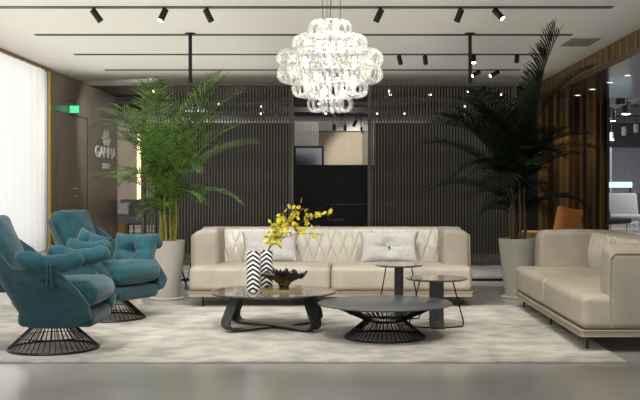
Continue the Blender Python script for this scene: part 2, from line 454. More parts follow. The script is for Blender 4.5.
# ------------------------------------------------------------------ media cabinet and back room
c = thing('black_cabinet', 'wide black cabinet standing in the opening between the screens', 'cabinet', (-.26, 18.2, 0))
obj('body', bx(-1.22, 1.22, 0, .5, 0, 1.01, bev=.004), M_cab, c)
obj('upper_panel', bx(-1.22, 1.22, .03, .5, 1.02, 1.74, bev=.004), M_cab, c)
bm = bmesh.new(); box(bm, -.02, .28, -.012, 0, .72, .76); obj('handle', bm, M_gun, c)
def dots():
    pts = []
    rnd = random.Random(3)
    for r in range(9):
        D = 25.6+r*.95
        for i in range(16):
            x = -7.4+i*.95+rnd.uniform(-.3, .3)
            if rnd.random() < .55: continue
            px = HX+x*F/D
            if 118 < px < 520: pts.append((x, D))
    return pts
proto = None
for i, (x, D) in enumerate(dots()):
    if proto is None:
        bm = bmesh.new(); lathe(bm, [(0, 0), (.032, 0), (.032, -.03), (0, -.05)], 10)
        proto = obj('ceiling_downlight', bm, M_em_dot, loc=(x, D, 3.82))
        tag(proto, 'tiny white downlight in the black ceiling of the room behind', 'downlight', 'tiny downlights in the black ceiling')
    else:
        o = proto.copy(); COL.objects.link(o); o.location = (x, D, 3.82)
# ceiling ducts (dark)
for k, D in enumerate((27.2, 30.6)):
    tag(obj('ceiling_beam', bx(-7.5, 4.5, D, D+.12, 3.66, 3.81), M_gun), ['thin grey beam under the black ceiling, nearer of two', 'thin grey beam under the black ceiling, farther of two'][k], 'beam')
# small slatted divider, mirror, lit wall
def slats(name, x0, x1, D, z0, z1, label, n, m):
    t = thing(name, label, 'divider', ((x0+x1)/2, D, 0)); h = (x1-x0)/2
    obj('frame', (lambda b: (box(b, -h, h, -.02, .02, z1-.05, z1), box(b, -h, h, -.02, .02, 0, .05), b)[-1])(bmesh.new()), m, t)
    sl = None
    for i in range(n+1):
        x = -h+2*h*i/n
        if sl is None: sl = obj('slat', bx(-.016, .016, -.02, .02, .05, z1-.05), m, t, loc=(x, 0, 0))
        else:
            c = sl.copy(); COL.objects.link(c); c.location = (x, 0, 0)
M_sl2 = mat('grey_slat_wood', '7d7a72', .6)
slats('slatted_divider', -1.6, -.75, 30, 0, 3.3, 'pale grey slatted divider seen through the opening, above the cabinet at left', 18, M_sl2)
slats('slatted_divider', .6, .9, 30, 0, 3.3, 'narrow slatted divider at the right end of the opening', 6, M_sl2)
t = thing('framed_mirror', 'dark framed mirror above the cabinet, beside the slatted divider', 'mirror', (-1.0, 29.2, 0))
obj('mirror_glass', bx(-.38, .38, 0, .02, .9, 2.5), mat('mirror_face', '9aa0a8', .1, metal=.8), t)
bm = bmesh.new(); box(bm, -.44, -.38, -.03, .03, .84, 2.56); box(bm, .38, .44, -.03, .03, .84, 2.56); box(bm, -.38, .38, -.03, .03, 2.5, 2.56); box(bm, -.38, .38, -.03, .03, 0, .9)
obj('mirror_frame', bm, M_black, t)
for k, (x, y, x2) in enumerate(((334, 128, 334), (345, 128, 345), (356, 124, 354), (361, 131, 363))):
    D = 31; p = P(x, y, D)
    t = thing('wall_spotlight', ['leftmost black spotlight above the beige wall', 'second black spotlight above the beige wall', 'higher tilted black spotlight over the lit wall', 'lower tilted black spotlight over the lit wall'][k], 'spotlight', (p[0], D, 3.66), group='black spotlights over the beige wall')
    e = p[2]-3.66
    bm = bmesh.new(); tube(bm, [(0, 0, .14), (0, 0, e+.1)], .015, 6); obj('stem', bm, M_black, t)
    bm = bmesh.new(); tube(bm, [(0, 0, e+.10), ((x2-x)*.04, -.03, e-.08)], .05, 12); obj('housing', bm, M_black, t)
tag(obj('wall_light_strip', bx(P(137, 0, 30)[0], P(140.5, 0, 30)[0], 30, 30.05, .6, 2.95), M_em_yel), 'vertical glowing yellow strip at the edge of the left screen', 'light')
# leafy plant by the mirror
def blade_plant(name, loc, label, n, L, m, group=None):
    t = thing(name, label, 'plant', loc)
    bm = bmesh.new(); lathe(bm, [(0, 0), (.14, 0), (.18, .4), (.15, .4), (.14, .36), (0, .36)], 16); obj('pot', bm, M_black, t)
    bm = bmesh.new(); tube(bm, [(0, 0, .36), (.02, 0, 1.0), (0, 0, 1.75)], .02, 6)
    for i in range(n):
        a = i*2.4; z = .9+.9*i/n
        p = Vector((0, 0, z)); dr = Vector((math.cos(a), math.sin(a), .9)).normalized(); sd = Vector((-math.sin(a), math.cos(a), 0))
        pts = [p, p+dr*L*.5, p+dr*L*.9-Vector((0, 0, .1))]; w = [.01, .08, .005]
        V = [(bm.verts.new(q-sd*ww), bm.verts.new(q+sd*ww)) for q, ww in zip(pts, w)]
        for A, B in zip(V, V[1:]): bm.faces.new([A[0], A[1], B[1], B[0]])
    obj('foliage', bm, m, t)
blade_plant('potted_plant', (-.68, 28.3, 0), 'dark leafy plant standing in front of the framed mirror', 16, .42, M_leafd)

# grey sofa in the left back room
g = thing('grey_sofa', 'charcoal grey sofa in the back room beyond the timber wall', 'sofa', (-6.2, 28.8, 0))
obj('seat', rb((0, .45, .4), (2.6, .95, .26), .06, crown=(0, 0, .02)), M_greyf, g, smooth=True)
obj('backrest', rb((.35, .85, .68), (1.5, .25, .62), .08), M_greyf, g, smooth=True)
obj('back_cushion', rb((.45, .62, .76), (.6, .2, .5), .08, crown=(0, .04, 0)), M_greyf, g, smooth=True)
for x in (-1.1, 0, 1.1):
    for y in (.1, .85):
        bm = bmesh.new(); tube(bm, [(x, y, 0), (x, y, .28)], .02, 8); obj('leg', bm, M_black, g)
bm = bmesh.new(); pillow(bm, .5, .42, .16, M=TRS((-.28, .45, .72), (-.3, 0, 0)))
tag(obj('throw_pillow', bm, M_lin, loc=(-6.2, 28.8, 0), smooth='all'), 'light grey pillow on the charcoal sofa in the back room', 'pillow')
st = thing('wooden_side_cube', 'small wooden side table by the timber wall corner', 'side table', (-6.2, 27.75, 0))
obj('table_body', bx(-.25, .15, 0, .38, .03, .33, bev=.01), M_tan, st); obj('plinth', bx(-.22, .12, .03, .35, 0, .03), M_black, st)

# ------------------------------------------------------------------ lotus sign on the timber wall
def text_mesh(body, size, ext, m, name, parent, M, sx=1):
    cu = bpy.data.curves.new(name, 'FONT'); cu.body = body; cu.size = size; cu.extrude = ext; cu.align_x = 'CENTER'
    to = bpy.data.objects.new(name, cu); COL.objects.link(to)
    bpy.context.view_layer.update()
    dg = bpy.context.evaluated_depsgraph_get()
    me = bpy.data.meshes.new_from_object(to.evaluated_get(dg))
    bpy.data.objects.remove(to); bpy.data.curves.remove(cu)
    me.transform(Matrix.Diagonal((sx, 1, 1, 1))); me.transform(M); me.materials.clear(); me.materials.append(m)
    o = bpy.data.objects.new(name, me); COL.objects.link(o); o.parent = parent
    return o
M_sign = mat('white_sign_letters', 'f0efec', .5)
sg = thing('wall_sign', 'pale raised lettering and lotus emblem on the dark timber wall', 'sign', (XL+.02, 25.0, 0))
# wall faces +X; text reads towards +Y (left to right from the camera), up = +Z
Mw = Matrix(((0, 0, 1, 0), (1, 0, 0, 0), (0, 1, 0, 0), (0, 0, 0, 1)))
yA = XL*F/(94.5-HX)-25.0; yB = XL*F/(115-HX)-25.0; yc = (yA+yB)/2
zt = EYE+(HY-158)*(25+yc)/F
t_ = text_mesh('GAMMA', .42, .012, M_sign, 'lettering', sg, Matrix.Translation((0, yc, zt)) @ Mw, sx=1)
w_ = max(v.co.y for v in t_.data.vertices)-min(v.co.y for v in t_.data.vertices)
for v in t_.data.vertices: v.co.y = yc+(v.co.y-yc)*(yB-yA)/w_
obj('sub_label', bx(-.004, .008, yc-.4, yc+.4, zt-.28, zt-.14), M_sign, sg)
bm = bmesh.new()
for s in (-1, 1):       # two cupped hands forming a lotus
    for k, (a, L) in enumerate(((.12, .36), (.42, .38), (.75, .38), (1.1, .36))):
        p0 = Vector((0, s*(.05+.04*k), .0)); d_ = Vector((0, s*math.sin(a), math.cos(a)))
        tube(bm, [p0, p0+d_*L*.5, p0+d_*L], [.02, .035, .012], 8)
    tube(bm, [(0, s*.03, -.04), (0, s*.25, -.03), (0, s*.5, .12)], [.03, .04, .012], 8)
for v in bm.verts: v.co.x *= .3
e_ = obj('lotus_emblem', bm, M_sign, sg, loc=(0, yc+.05, EYE+(HY-143)*(25+yc)/F))
# exit sign
ex = thing('exit_sign', 'small green glowing exit sign on a bracket above the timber wall door', 'sign', (XL+.13, 22.6, 3.10))
obj('sign_box', bx(-.1, .1, -.02, .02, -.08, .08), M_em_green, ex)
bm = bmesh.new(); box(bm, -.105, .105, -.022, .022, .08, .09); box(bm, -.105, .105, -.022, .022, -.09, -.08); obj('frame', bm, M_black, ex)
bm = bmesh.new(); tube(bm, [(0, 0, .09), (0, 0, .2), (-.125, 0, .2)], .012, 6); obj('bracket', bm, M_black, ex)
bm = bmesh.new()           # running figure and arrow pictogram
tube(bm, [(-.05, -.024, .05), (-.05, -.024, .051)], .012, 8)
tube(bm, [(-.05, -.024, .03), (-.045, -.024, -.01), (-.02, -.024, -.05)], .008, 6); tube(bm, [(-.045, -.024, -.01), (-.075, -.024, -.04)], .007, 6); tube(bm, [(-.08, -.024, .01), (-.05, -.024, .025), (-.02, -.024, .0)], .006, 6)
tube(bm, [(.02, -.024, 0), (.08, -.024, 0)], .008, 6); tube(bm, [(.055, -.024, .03), (.08, -.024, 0), (.055, -.024, -.03)], .007, 6)
obj('pictogram', bm, M_white, ex)

# ------------------------------------------------------------------ sofas
def sofa(name, label, loc, rz):
    L = 3.1; t = thing(name, label, 'sofa', loc, rz)
    H = .84
    obj('base_frame', rb((0, .51, .14), (L-.01, 1.01, .05), .015, n=2), M_leather2, t, smooth=True)
    bm = bmesh.new()
    pts = [(-L/2, 1.0, .163), (-L/2, .02, .163), (-L/2+.02, 0, .163), (L/2-.02, 0, .163), (L/2, .02, .163), (L/2, 1.0, .163)]
    tube(bm, pts, .007, 6); pts2 = [(x*1.0, y, .118) for x, y, z in pts]; tube(bm, pts2, .006, 6)
    obj('piping', bm, M_pipe, t)
    for s in (-1, 1):
        obj('seat_cushion', rb((s*(L/4-.002), .42, .305), (L/2-.008, .83, .27), .055, n=8, crown=(0, .006, .022)), M_leather, t, smooth=True)
        bm = rb((s*(L/2-.155), .62, .505), (.30, .80, .67), .055, n=6, crown=(.008, .01, .012))
        for v in bm.verts:
            if v.co.z > .6:
                o_ = max(0, (s*v.co.x-(L/2-.20))/.20); v.co.z -= .055*o_*o_
        a = obj('arm', bm, M_leather2, t, smooth=True)
        bm = bmesh.new(); xo = s*(L/2-.006)
        tube(bm, [(xo, .24, .18), (xo, .226, .5), (xo, .232, .74), (xo, .27, .775), (xo, .95, .775), (xo, 1.0, .74), (xo, 1.01, .18)], .006, 6)
        obj('piping', bm, M_pipe, a)
    W = L-.61
    obj('backrest', rb((0, .93, .50), (L-.04, .17, .68), .04, n=6), M_leather2, t, smooth=True)
    # tufted front with diamond pleats
    bm = bmesh.new(); nx, nz = 320, 44; rows = []
    p = .139; z0, z1 = .40, H
    for j in range(nz+1):
        v = j/nz; z = z0+(z1-z0)*v; row = []
        for i in range(nx+1):
            x = -W/2+W*i/nx
            zt_ = .618                                   # tuft row
            dz = z-zt_
            u = x/p
            q = .42                                       # slope of pleats
            a = abs(math.sin(PI*(u+dz/q))); b = abs(math.sin(PI*(u-dz/q)))
            dia = min(a, b)
            d_ = (.030 if dz > 0 else .030*max(0, 1+dz/.24))*(min(1, dia*2.2)**.6)
            tuf = math.exp(-(((u-round(u))*p/.014)**2+(dz/.016)**2))
            edge = min(1, (1-v)*nz/5.0)
            bulge = .03*math.sin(PI*min(1, v*1.05))
            y = .80-.02-d_*edge-bulge+.05*(v)-.022+.02*tuf
            if v > .93: y += (v-.93)/.07*.035; z -= (v-.93)*.0
            row.append(bm.verts.new((x, y, z-(.012 if i in (0, nx) else 0))))
        rows.append(row)
    top = [bm.verts.new((v_.co.x, .93, H-.01)) for v_ in rows[-1]]
    rows.append(top)
    for A, B in zip(rows, rows[1:]):
        for i in range(nx): bm.faces.new([A[i], A[i+1], B[i+1], B[i]])
    obj('tufted_back_panel', bm, M_tuft, t, smooth='all')
    bm = bmesh.new(); tube(bm, [(-W/2, .80, H-.0), (W/2, .80, H-.0)], .006, 6); obj('piping', bm, M_pipe, t)
    for x in (-L/2+.15, 0, L/2-.15):
        for y in (.08, .92):
            bm = bmesh.new(); tube(bm, [(x, y, 0), (x, y, .12)], .011, 10); obj('leg', bm, M_black, t)
    return t
sofa('tufted_sofa', 'long beige tufted sofa facing the coffee tables, before the screens', (-.135, 10.88, RZ), 0)
sofa('tufted_sofa', 'beige sofa on the right edge with its near end cut off', (1.89, 9.47, RZ), -PI/2)

bm = bmesh.new(); pillow(bm, .66, .37, .15, tuft=.0, M=TRS((0, 0, 0), (-.22, 0, 0)), wrinkle=.009)
tag(obj('throw_pillow', bm, M_lin, loc=P(270, 247, 11.45), smooth='all'), 'light grey linen pillow on the sofa behind the yellow flowers', 'pillow')
bm = bmesh.new(); pillow(bm, .68, .38, .17, tuft=.8, M=TRS((0, 0, 0), (-.22, 0, 0)), n=34)
t = obj('throw_pillow', bm, M_lin, loc=P(389, 247, 11.45), smooth='all'); tag(t, 'light grey linen pillow with a buttoned centre, on the right sofa seat', 'pillow')
bm = bmesh.new(); bmesh.ops.create_uvsphere(bm, u_segments=10, v_segments=6, radius=.014); obj('button', bm, M_gun, t, loc=(0, -.045, 0))

# ------------------------------------------------------------------ wire base helper
def cone_rods(bm, r0, z0, r1, z1, n, tr=.004, twist=0):
    for k in range(n):
        a = 2*PI*k/n
        tube(bm, [(r0*math.cos(a), r0*math.sin(a), z0), (r1*math.cos(a+twist), r1*math.sin(a+twist), z1)], tr, 5)

# ------------------------------------------------------------------ teal armchairs
def armchair(label, loc, rz):
    t = thing('teal_armchair', label, 'armchair', loc, rz, group=None)
    bm = bmesh.new(); cone_rods(bm, .355, .012, .15, .205, 46, .0045)
    ring(bm, .355, .012, .010, 56); ring(bm, .26, .105, .004, 40); ring(bm, .15, .205, .008, 32)
    obj('wire_base', bm, M_black, t, smooth=True)
    bm = bmesh.new(); lathe(bm, [(0, .19), (.17, .19), (.17, .21), (.04, .215), (0, .215)], 24); obj('swivel_plate', bm, M_black, t)
    # shell: U-shaped tub, open at +x
    bm = bmesh.new(); NS, NV = 72, 14
    def outline(s, v):
        """s in -1..1 around the U, v 0..1 bottom to top -> outer point"""
        a = abs(s); sg_ = 1 if s >= 0 else -1
        bk = max(0, 1-((min(a, .46)/.46)**2.4)) if a < .46 else 0
        h = .67+.33*(bk**.65 if bk > 0 else 0)-.28*max(0, (a-.68)/.32)**2
        z = .205+(h-.205)*v
        hw = (.30+.115*min(1, v*1.25))
        xf = .21+.19*min(1, v*2.2)**.8
        xb = -.17-.22*v-.24*bk*v
        if a > .42:
            k = (a-.42)/.58
            x = xb+.14+(xf-xb-.14)*k; y = sg_*hw
        else:
            th = (a/.42)*PI/2
            x = xb+.14-.14*math.cos(th)**.8; y = sg_*hw*math.sin(th)**.75
            if v > .4: y *= 1-.26*bk*(v-.4)/.6
        return Vector((x, y, z))
    def grid(off):
        G = []
        for i in range(NS+1):
            s = -1+2*i/NS; row = []
            for j in range(NV+1):
                v = j/NV; p = outline(s, v)
                e = .01
                tg = outline(min(1, s+e), v)-outline(max(-1, s-e), v); tg.z = 0; tg.normalize()
                nn = Vector((-tg.y, tg.x, 0))          # points inward or outward
                if nn.dot(Vector((-p.x, -p.y, 0))) < 0: nn = -nn
                row.append(p+nn*off*(.6+.4*math.sin(PI*v)))
            G.append(row)
        return G
    GO = grid(0); GI = grid(.055)
    VO = [[bm.verts.new(p) for p in r] for r in GO]; VI = [[bm.verts.new(p) for p in r] for r in GI]
    for i in range(NS):
        for j in range(NV):
            bm.faces.new([VO[i][j], VO[i+1][j], VO[i+1][j+1], VO[i][j+1]]); bm.faces.new([VI[i][j], VI[i][j+1], VI[i+1][j+1], VI[i+1][j]])
        bm.faces.new([VO[i][NV], VO[i+1][NV], VI[i+1][NV], VI[i][NV]]); bm.faces.new([VO[i][0], VI[i][0], VI[i+1][0], VO[i+1][0]])
    for i in (0, NS):
        for j in range(NV): bm.faces.new([VO[i][j], VO[i][j+1], VI[i][j+1], VI[i][j]])
    obj('shell', bm, M_teald, t, smooth=True)
    obj('seat_pan', rb((.10, 0, .275), (.60, .60, .13), .05), M_teald, t, smooth=True)
    obj('seat_cushion', rb((.12, 0, .415), (.66, .66, .20), .085, n=8, crown=(.03, .01, .035), M=TRS((0, 0, .03), (0, -.08, 0))), M_teal, t, smooth=True)
    bm = bmesh.new(); rbox(bm, (0, 0, 0), (.17, .46, .62), .06, n=10, crown=(.045, .0, .0), M=TRS((-.41, 0, .77), (0, -.36, 0)))
    # crumple
    for v in bm.verts: v.co.x += .008*math.sin(v.co.z*23+v.co.y*9)*math.sin(v.co.y*14)
    obj('back_cushion', bm, M_teal, t, smooth=True)
    for s in (-1, 1):
        # soft pad draped over the arm, tied with a strap
        bm = bmesh.new(); nu, nv = 30, 20; G = []
        for i in range(nu+1):
            u = i/nu; row = []
            x = -.17+.52*(u+.06*math.sin(2*PI*u)*-1)
            uu = abs(2*u-1); rr = max(.12, (1-uu**5))**.5
            tie = 1-.16*math.exp(-((u-.5)/.07)**2)
            for j in range(nv):
                a = 2*PI*j/nv
                cy = .055*rr*tie*math.cos(a); cz = .070*rr*tie*math.sin(a)
                lift = .018*math.cos(2*PI*u)+.02*(1-u)
                row.append(bm.verts.new((x, s*(.395)+cy, .725+lift+cz+.006*math.sin(x*40+a*2))))
            G.append(row)
        for A, B in zip(G, G[1:]):
            for j in range(nv): bm.faces.new([A[j], A[(j+1) % nv], B[(j+1) % nv], B[j]])
        bm.faces.new(G[0]); bm.faces.new(G[-1][::-1])
        pad = obj('arm_pad', bm, M_teal, t, smooth='all')
        bm = bmesh.new()
        ys = s*.395
        for xo in (.025, .05):
            tube(bm, [(xo+.07, ys-s*.055, .70), (xo+.07, ys-s*.02, .76), (xo+.07, ys+s*.03, .757), (xo+.07, ys+s*.064, .70), (xo+.07, ys+s*.06, .62), (xo+.07+(.01 if xo > .03 else -.012), ys+s*.045, .53)], .008, 6)
        obj('strap', bm, M_teald, pad)
        obj('buckle', bx(.03, .095, ys+s*.04-.006, ys+s*.04+.006, .585, .60), M_black, pad)
        obj('buckle', bx(.11, .165, ys+s*.04-.006, ys+s*.04+.006, .53, .545), M_black, pad)
    return t
ch1 = armchair('teal swivel armchair in the left foreground, cut off by the picture edge', (-2.33, 8.05, RZ), math.radians(-1))
ch2 = dup(ch1, (-2.33, 9.95, RZ), math.radians(-27), 'teal swivel armchair farther back, in front of the timber wall')
bm = bmesh.new(); pillow(bm, .50, .42, .22, tuft=.9, M=TRS((0, 0, 0), (-.35, 0, .0)), n=30, pinch=.14)
p = P(135.5, 252, 10.15)
tag(obj('throw_pillow', bm, M_teal, loc=(p[0], 10.12, p[2]), smooth='all', rot=(0, 0, -.3)), 'teal buttoned cushion leaning on the far arm of the back armchair', 'pillow')
bm = bmesh.new(); pillow(bm, .40, .30, .17, tuft=.4, M=TRS((0, 0, 0), (-.4, .25, .0)), n=24, pinch=.16)
p = P(84, 247, 9.5)
tag(obj('throw_pillow', bm, M_teal, loc=(p[0]+.03, 9.62, p[2]), smooth='all', rot=(0, 0, -.5)), 'crumpled teal cushion on the near arm of the back armchair', 'pillow')

# ------------------------------------------------------------------ coffee tables
tb = thing('glass_coffee_table', 'round smoked glass coffee table with crossed dark loop legs', 'coffee table', (-.645, 9.3, RZ))
ZT = .356-RZ
bm = bmesh.new(); lathe(bm, [(0, ZT), (.578, ZT), (.583, ZT-.006), (.578, ZT-.012), (0, ZT-.012)], 72); obj('tabletop', bm, M_tabglass, tb, smooth=True)
bm = bmesh.new(); ring(bm, .572, ZT-.018, .006, 72); obj('rim', bm, M_black, tb, smooth=True)
def strap_loop(ang):
    bm = bmesh.new(); pts = []
    # one continuous strap: up the left side, along the floor, up the right side
    R = .44; zb = .02
    prof = [(-.30, ZT-.016), (-.345, ZT-.03), (-.375, .24), (-.425, .11), (-.43, .06), (-.40, .028), (-.34, .016), (-.15, .014), (0, .014), (.15, .014), (.34, .016), (.40, .028), (.43, .06), (.425, .11), (.375, .24), (.345, ZT-.03), (.30, ZT-.016)]
    return prof
for k, ang in enumerate((math.radians(42), math.radians(-42))):
    bm = bmesh.new(); ca, sa = math.cos(ang), math.sin(ang)
    pts = [(x*ca*1.26, x*sa*1.26, z+(.012 if (k and abs(x) < .2) else 0)) for x, z in strap_loop(0)]
    band(bm, pts, (-sa*.135, ca*.135, 0), .014)
    obj('loop_leg', bm, M_gun, tb, smooth=True)

lt = thing('low_coffee_table', 'low round dark coffee table on a black wire hourglass base', 'coffee table', (.364, 8.66, RZ))
ZL = .321-RZ
bm = bmesh.new(); lathe(bm, [(0, ZL), (.572, ZL), (.583, ZL-.006), (.580, ZL-.014), (.50, ZL-.024), (0, ZL-.024)], 80); obj('tabletop', bm, M_stone, lt, smooth=True)
bm = bmesh.new(); cone_rods(bm, .352, .01, .175, .155, 52, .0045); ring(bm, .352, .01, .009, 60); ring(bm, .265, .085, .004, 48); ring(bm, .175, .155, .009, 36)
cone_rods(bm, .175, .155, .46, ZL-.025, 64, .0045); ring(bm, .46, ZL-.028, .006, 60); ring(bm, .32, .215, .004, 48)
obj('wire_base', bm, M_black, lt, smooth=True)

def side_table(label, loc, R, Z, rz):
    t = thing('side_table', label, 'side table', loc, rz)
    bm = bmesh.new(); lathe(bm, [(0, Z), (R-.004, Z), (R, Z-.005), (R-.012, Z-.018), (0, Z-.018)], 56); obj('tabletop', bm, M_tabtop, t, smooth=True)
    bm = bmesh.new(); w = .09 if R < .26 else .135
    band(bm, [(0, .02, Z-.02), (0, .03, Z*.6), (0, .03, .08), (0, .015, .025), (0, -.03, .008), (0, -.14, .006)], (w, 0, 0), .012)
    obj('panel_leg', bm, M_gun, t, smooth=True)
    for s in (-1, 1):
        bm = bmesh.new()
        tube(bm, [(s*R*.52, .05, Z-.02), (s*(R*.7), .04, Z*.5), (s*R*.86, .03, .06), (s*R*.86, .02, .025), (s*R*.80, -.01, .009), (s*R*.4, -.06, .008), (0, -.10, .010)], .0065, 8)
        obj('wire_leg', bm, M_black, t, smooth=True)
    return t
M_tabtop = mat('polished_dark_top', '5a5c5e', .12, col2='2d2e30', scale=6, detail=7, stretch=(1, 4, 1), coat=.5)
side_table('taller small round side table nearest the sofa', (.555, 9.9, RZ), .24, .555-RZ, 0)
side_table('larger round side table with a bronze glass top, right of the low table', (.872, 9.3, RZ), .29, .476-RZ, 0)

# ------------------------------------------------------------------ objects on the glass table
ZG = ZT+RZ
def vase(loc, r, h, label):
    bm = bmesh.new(); lathe(bm, [(0, 0), (r*.96, 0), (r, .01), (r, h-.006), (r*.95, h), (r*.85, h-.005), (r*.85, .02), (0, .02)], 40)
    return tag(obj('chevron_vase', bm, M_chev, loc=loc, smooth=True), label, 'vase')
v1 = vase((-.83, 9.28, ZG), .064, .365, 'black and white chevron vase without flowers, left of the pair')
v2 = vase((-.725, 9.46, ZG), .060, .365, 'black and white chevron vase holding the yellow branch')
v2.rotation_euler = (0, 0, .12)
bk = thing('flat_book', 'thin gold edged book lying under the black bowl', 'book', (-.56, 9.25, ZG), .05)
obj('cover', bx(-.185, .185, -.13, .13, 0, .006), M_gold, bk); obj('pages', bx(-.18, .178, -.125, .125, .006, .016), M_ltgrey, bk); obj('cover', bx(-.185, .185, -.13, .13, .016, .021), M_gold, bk)
# ruffled bowl
bm = bmesh.new(); nu, nv = 110, 18; G = []
for j in range(nv+1):
    v_ = j/nv; row = []
    for i in range(nu):
        a = 2*PI*i/nu
        ruff = (v_**1.5)*(.012*math.sin(9*a+.6)+.012*math.sin(14*a)+.010*math.sin(23*a))-.018*v_*v_*math.cos(2*a)
        r = .045+.105*v_**1.4+.045*v_*v_*math.cos(2*a)+.022*v_*math.sin(9*a)+.012*v_*math.sin(17*a+1)
        z = .02+.12*v_**.8+ruff+.008*math.sin(26*v_+3*a)
        row.append(Vector((r*math.cos(a), r*math.sin(a)*.8, z)))
    G.append(row)
O = [[bm.verts.new(p) for p in r] for r in G]; I = [[bm.verts.new(p+Vector((0, 0, .014))-Vector((p.x, p.y, 0)).normalized()*.006) for p in r] for r in G]
for Q in (O, I):
    for A, B in zip(Q, Q[1:]):
        for i in range(nu): bm.faces.new([A[i], A[(i+1) % nu], B[(i+1) % nu], B[i]])
for i in range(nu): bm.faces.new([O[-1][i], O[-1][(i+1) % nu], I[-1][(i+1) % nu], I[-1][i]])
bm.faces.new(I[0]); bm.faces.new(O[0])
bw = obj('ruffled_bowl', bm, M_bowl, loc=(-.545, 9.25, ZG+.021), smooth='all'); tag(bw, 'black ruffled ceramic bowl on the glass table', 'bowl')
bm = bmesh.new(); lathe(bm, [(0, 0), (.05, 0), (.052, .006), (.035, .022), (0, .024)], 32); obj('foot', bm, M_bowl, bw, smooth=True)
# yellow orchid branch
fb = thing('flower_branch', 'spray of yellow blossoms leaning right out of the chevron vase', 'flowers', (-.725, 9.46, ZG+.02))
base = Vector((-.725, 9.46, ZG+.02))
rnd = random.Random(11)
ends = [((333, 214), 'a'), ((322, 235), 'b'), ((300, 210), 'c'), ((285, 224), 'd'), ((277, 238), 'e')]
mids = {'a': (283, 222), 'b': (290, 228), 'c': (280, 228), 'd': (275, 234), 'e': (272, 240)}
bmS = bmesh.new(); flw = []
for (ex_, ey_), k in ends:
    D2 = 9.46+rnd.uniform(-.12, .12)
    e = Vector(P(ex_, ey_, D2))-base; m_ = Vector(P(*mids[k], 9.46))-base; s0 = Vector((.0, 0, 0)); s1 = Vector((.02, 0, .36))
    pts = []
    for i in range(15):
        q = i/14
        if q < .3: pts.append(s0.lerp(s1, q/.3))
        else:
            w = (q-.3)/.7; a = s1.lerp(m_, w); b_ = m_.lerp(e, w); pts.append(a.lerp(b_, w))
    tube(bmS, pts, .0028, 5)
    cnt = {'a': 34, 'b': 22, 'c': 38, 'd': 44, 'e': 20}[k]
    for i in range(cnt):
        w = .38+.62*(i+.5)/cnt; a = s1.lerp(m_, w); b_ = m_.lerp(e, w); p = a.lerp(b_, w)
        sp = .055*(1.05-w*.75) if k in 'ab' else .05
        flw.append(p+Vector((rnd.gauss(0, sp), rnd.gauss(0, sp*.8), .02+rnd.gauss(0, sp*.8))))
for i in range(14):      # small green leaves and buds
    p = flw[rnd.randrange(len(flw))]+Vector((rnd.uniform(-.03, .03), 0, rnd.uniform(.01, .05)))
    d_ = Vector((rnd.uniform(-1, 1), rnd.uniform(-1, 1), rnd.uniform(-.2, 1))).normalized()
    s_ = d_.cross(Vector((0, 0, 1))).normalized()*.012
    q = [p, p+d_*.03+s_, p+d_*.06, p+d_*.03-s_]; bmS.faces.new([bmS.verts.new(x) for x in q])
obj('stems', bmS, mat('stem_green', '3c4a26', .6), fb, smooth=True)
bmF = bmesh.new()
def blossom(bm, p, r, rn):
    R = Euler((rn.uniform(-1.2, 1.2), rn.uniform(-1.2, 1.2), rn.uniform(0, 6))).to_matrix()
    for k in range(5):
        a = 2*PI*k/5; d_ = Vector((math.cos(a), math.sin(a), 0)); s_ = Vector((-math.sin(a), math.cos(a), 0))
        q = [Vector((0, 0, 0)), d_*r*.6+s_*r*.42+Vector((0, 0, r*.2)), d_*r*1.1+Vector((0, 0, r*.12)), d_*r*.6-s_*r*.42+Vector((0, 0, r*.2))]
        bm.faces.new([bm.verts.new(p+R @ x) for x in q])
first = None
rnd.shuffle(flw); flw.sort(key=lambda q: q.y)
bm = bmesh.new()
for p in flw[100:]: blossom(bm, p, .024, rnd)
o = obj('rear_blossoms', bm, M_flower, fb); o['kind'] = 'stuff'
for i, p in enumerate(flw[:100]):
    bm = bmesh.new() if i < 6 else None
    if bm is not None:
        blossom(bm, Vector((0, 0, 0)), .030, rnd); o = obj('blossom', bm, M_flower, fb, loc=p); first = (first or [])+[o]
    else:
        o = first[i % 6].copy(); COL.objects.link(o); o.location = p; o.rotation_euler = (rnd.uniform(-1, 1), rnd.uniform(-1, 1), rnd.uniform(0, 6)); s_ = rnd.uniform(.7, 1.15); o.scale = (s_, s_, s_)

# ------------------------------------------------------------------ chandelier
CX, CD = P(330, 0, 9.6)[0], 9.6
cz = lambda y: EYE+(HY-y)*CD/F
chd = thing('glass_chandelier', 'large tiered chandelier of clear glass rings hanging at centre', 'chandelier', (CX, CD, cz(22)))
tiers = [(29, .205, 13), (44, .355, 26), (59.3, .505, 38), (74.5, .500, 38), (89, .36, 26), (104, .215, 13)]
def glass_ring(bm, R, z, a, rv=.070, rh=.060):
    # loop in the radial plane; ribbon of thick glass
    c_ = Vector(((R-rh)*math.cos(a), (R-rh)*math.sin(a), z)); e = Vector((math.cos(a), math.sin(a), 0)); tn = Vector((-math.sin(a), math.cos(a), 0))
    n = 20; Rr = []
    for i in range(n):
        th = 2*PI*i/n; rad = e*math.cos(th)*1+Vector((0, 0, 1))*math.sin(th)
        p = c_+e*math.cos(th)*rh+Vector((0, 0, rv*math.sin(th)))
        Rr.append([bm.verts.new(p+rad*.010*math.cos(q)+tn*.016*math.sin(q)) for q in [2*PI*k/8 for k in range(8)]])
    for i in range(n):
        A, B = Rr[i], Rr[(i+1) % n]
        for k in range(8): bm.faces.new([A[k], A[(k+1) % 8], B[(k+1) % 8], B[k]])
allr = []
for y, R, n in tiers:
    for k in range(n):
        a = 2*PI*(k+.5*(int(y) % 2))/n
        allr.append((math.sin(a)*R, R, cz(y)-cz(22), a))
allr.sort(key=lambda r: r[0])
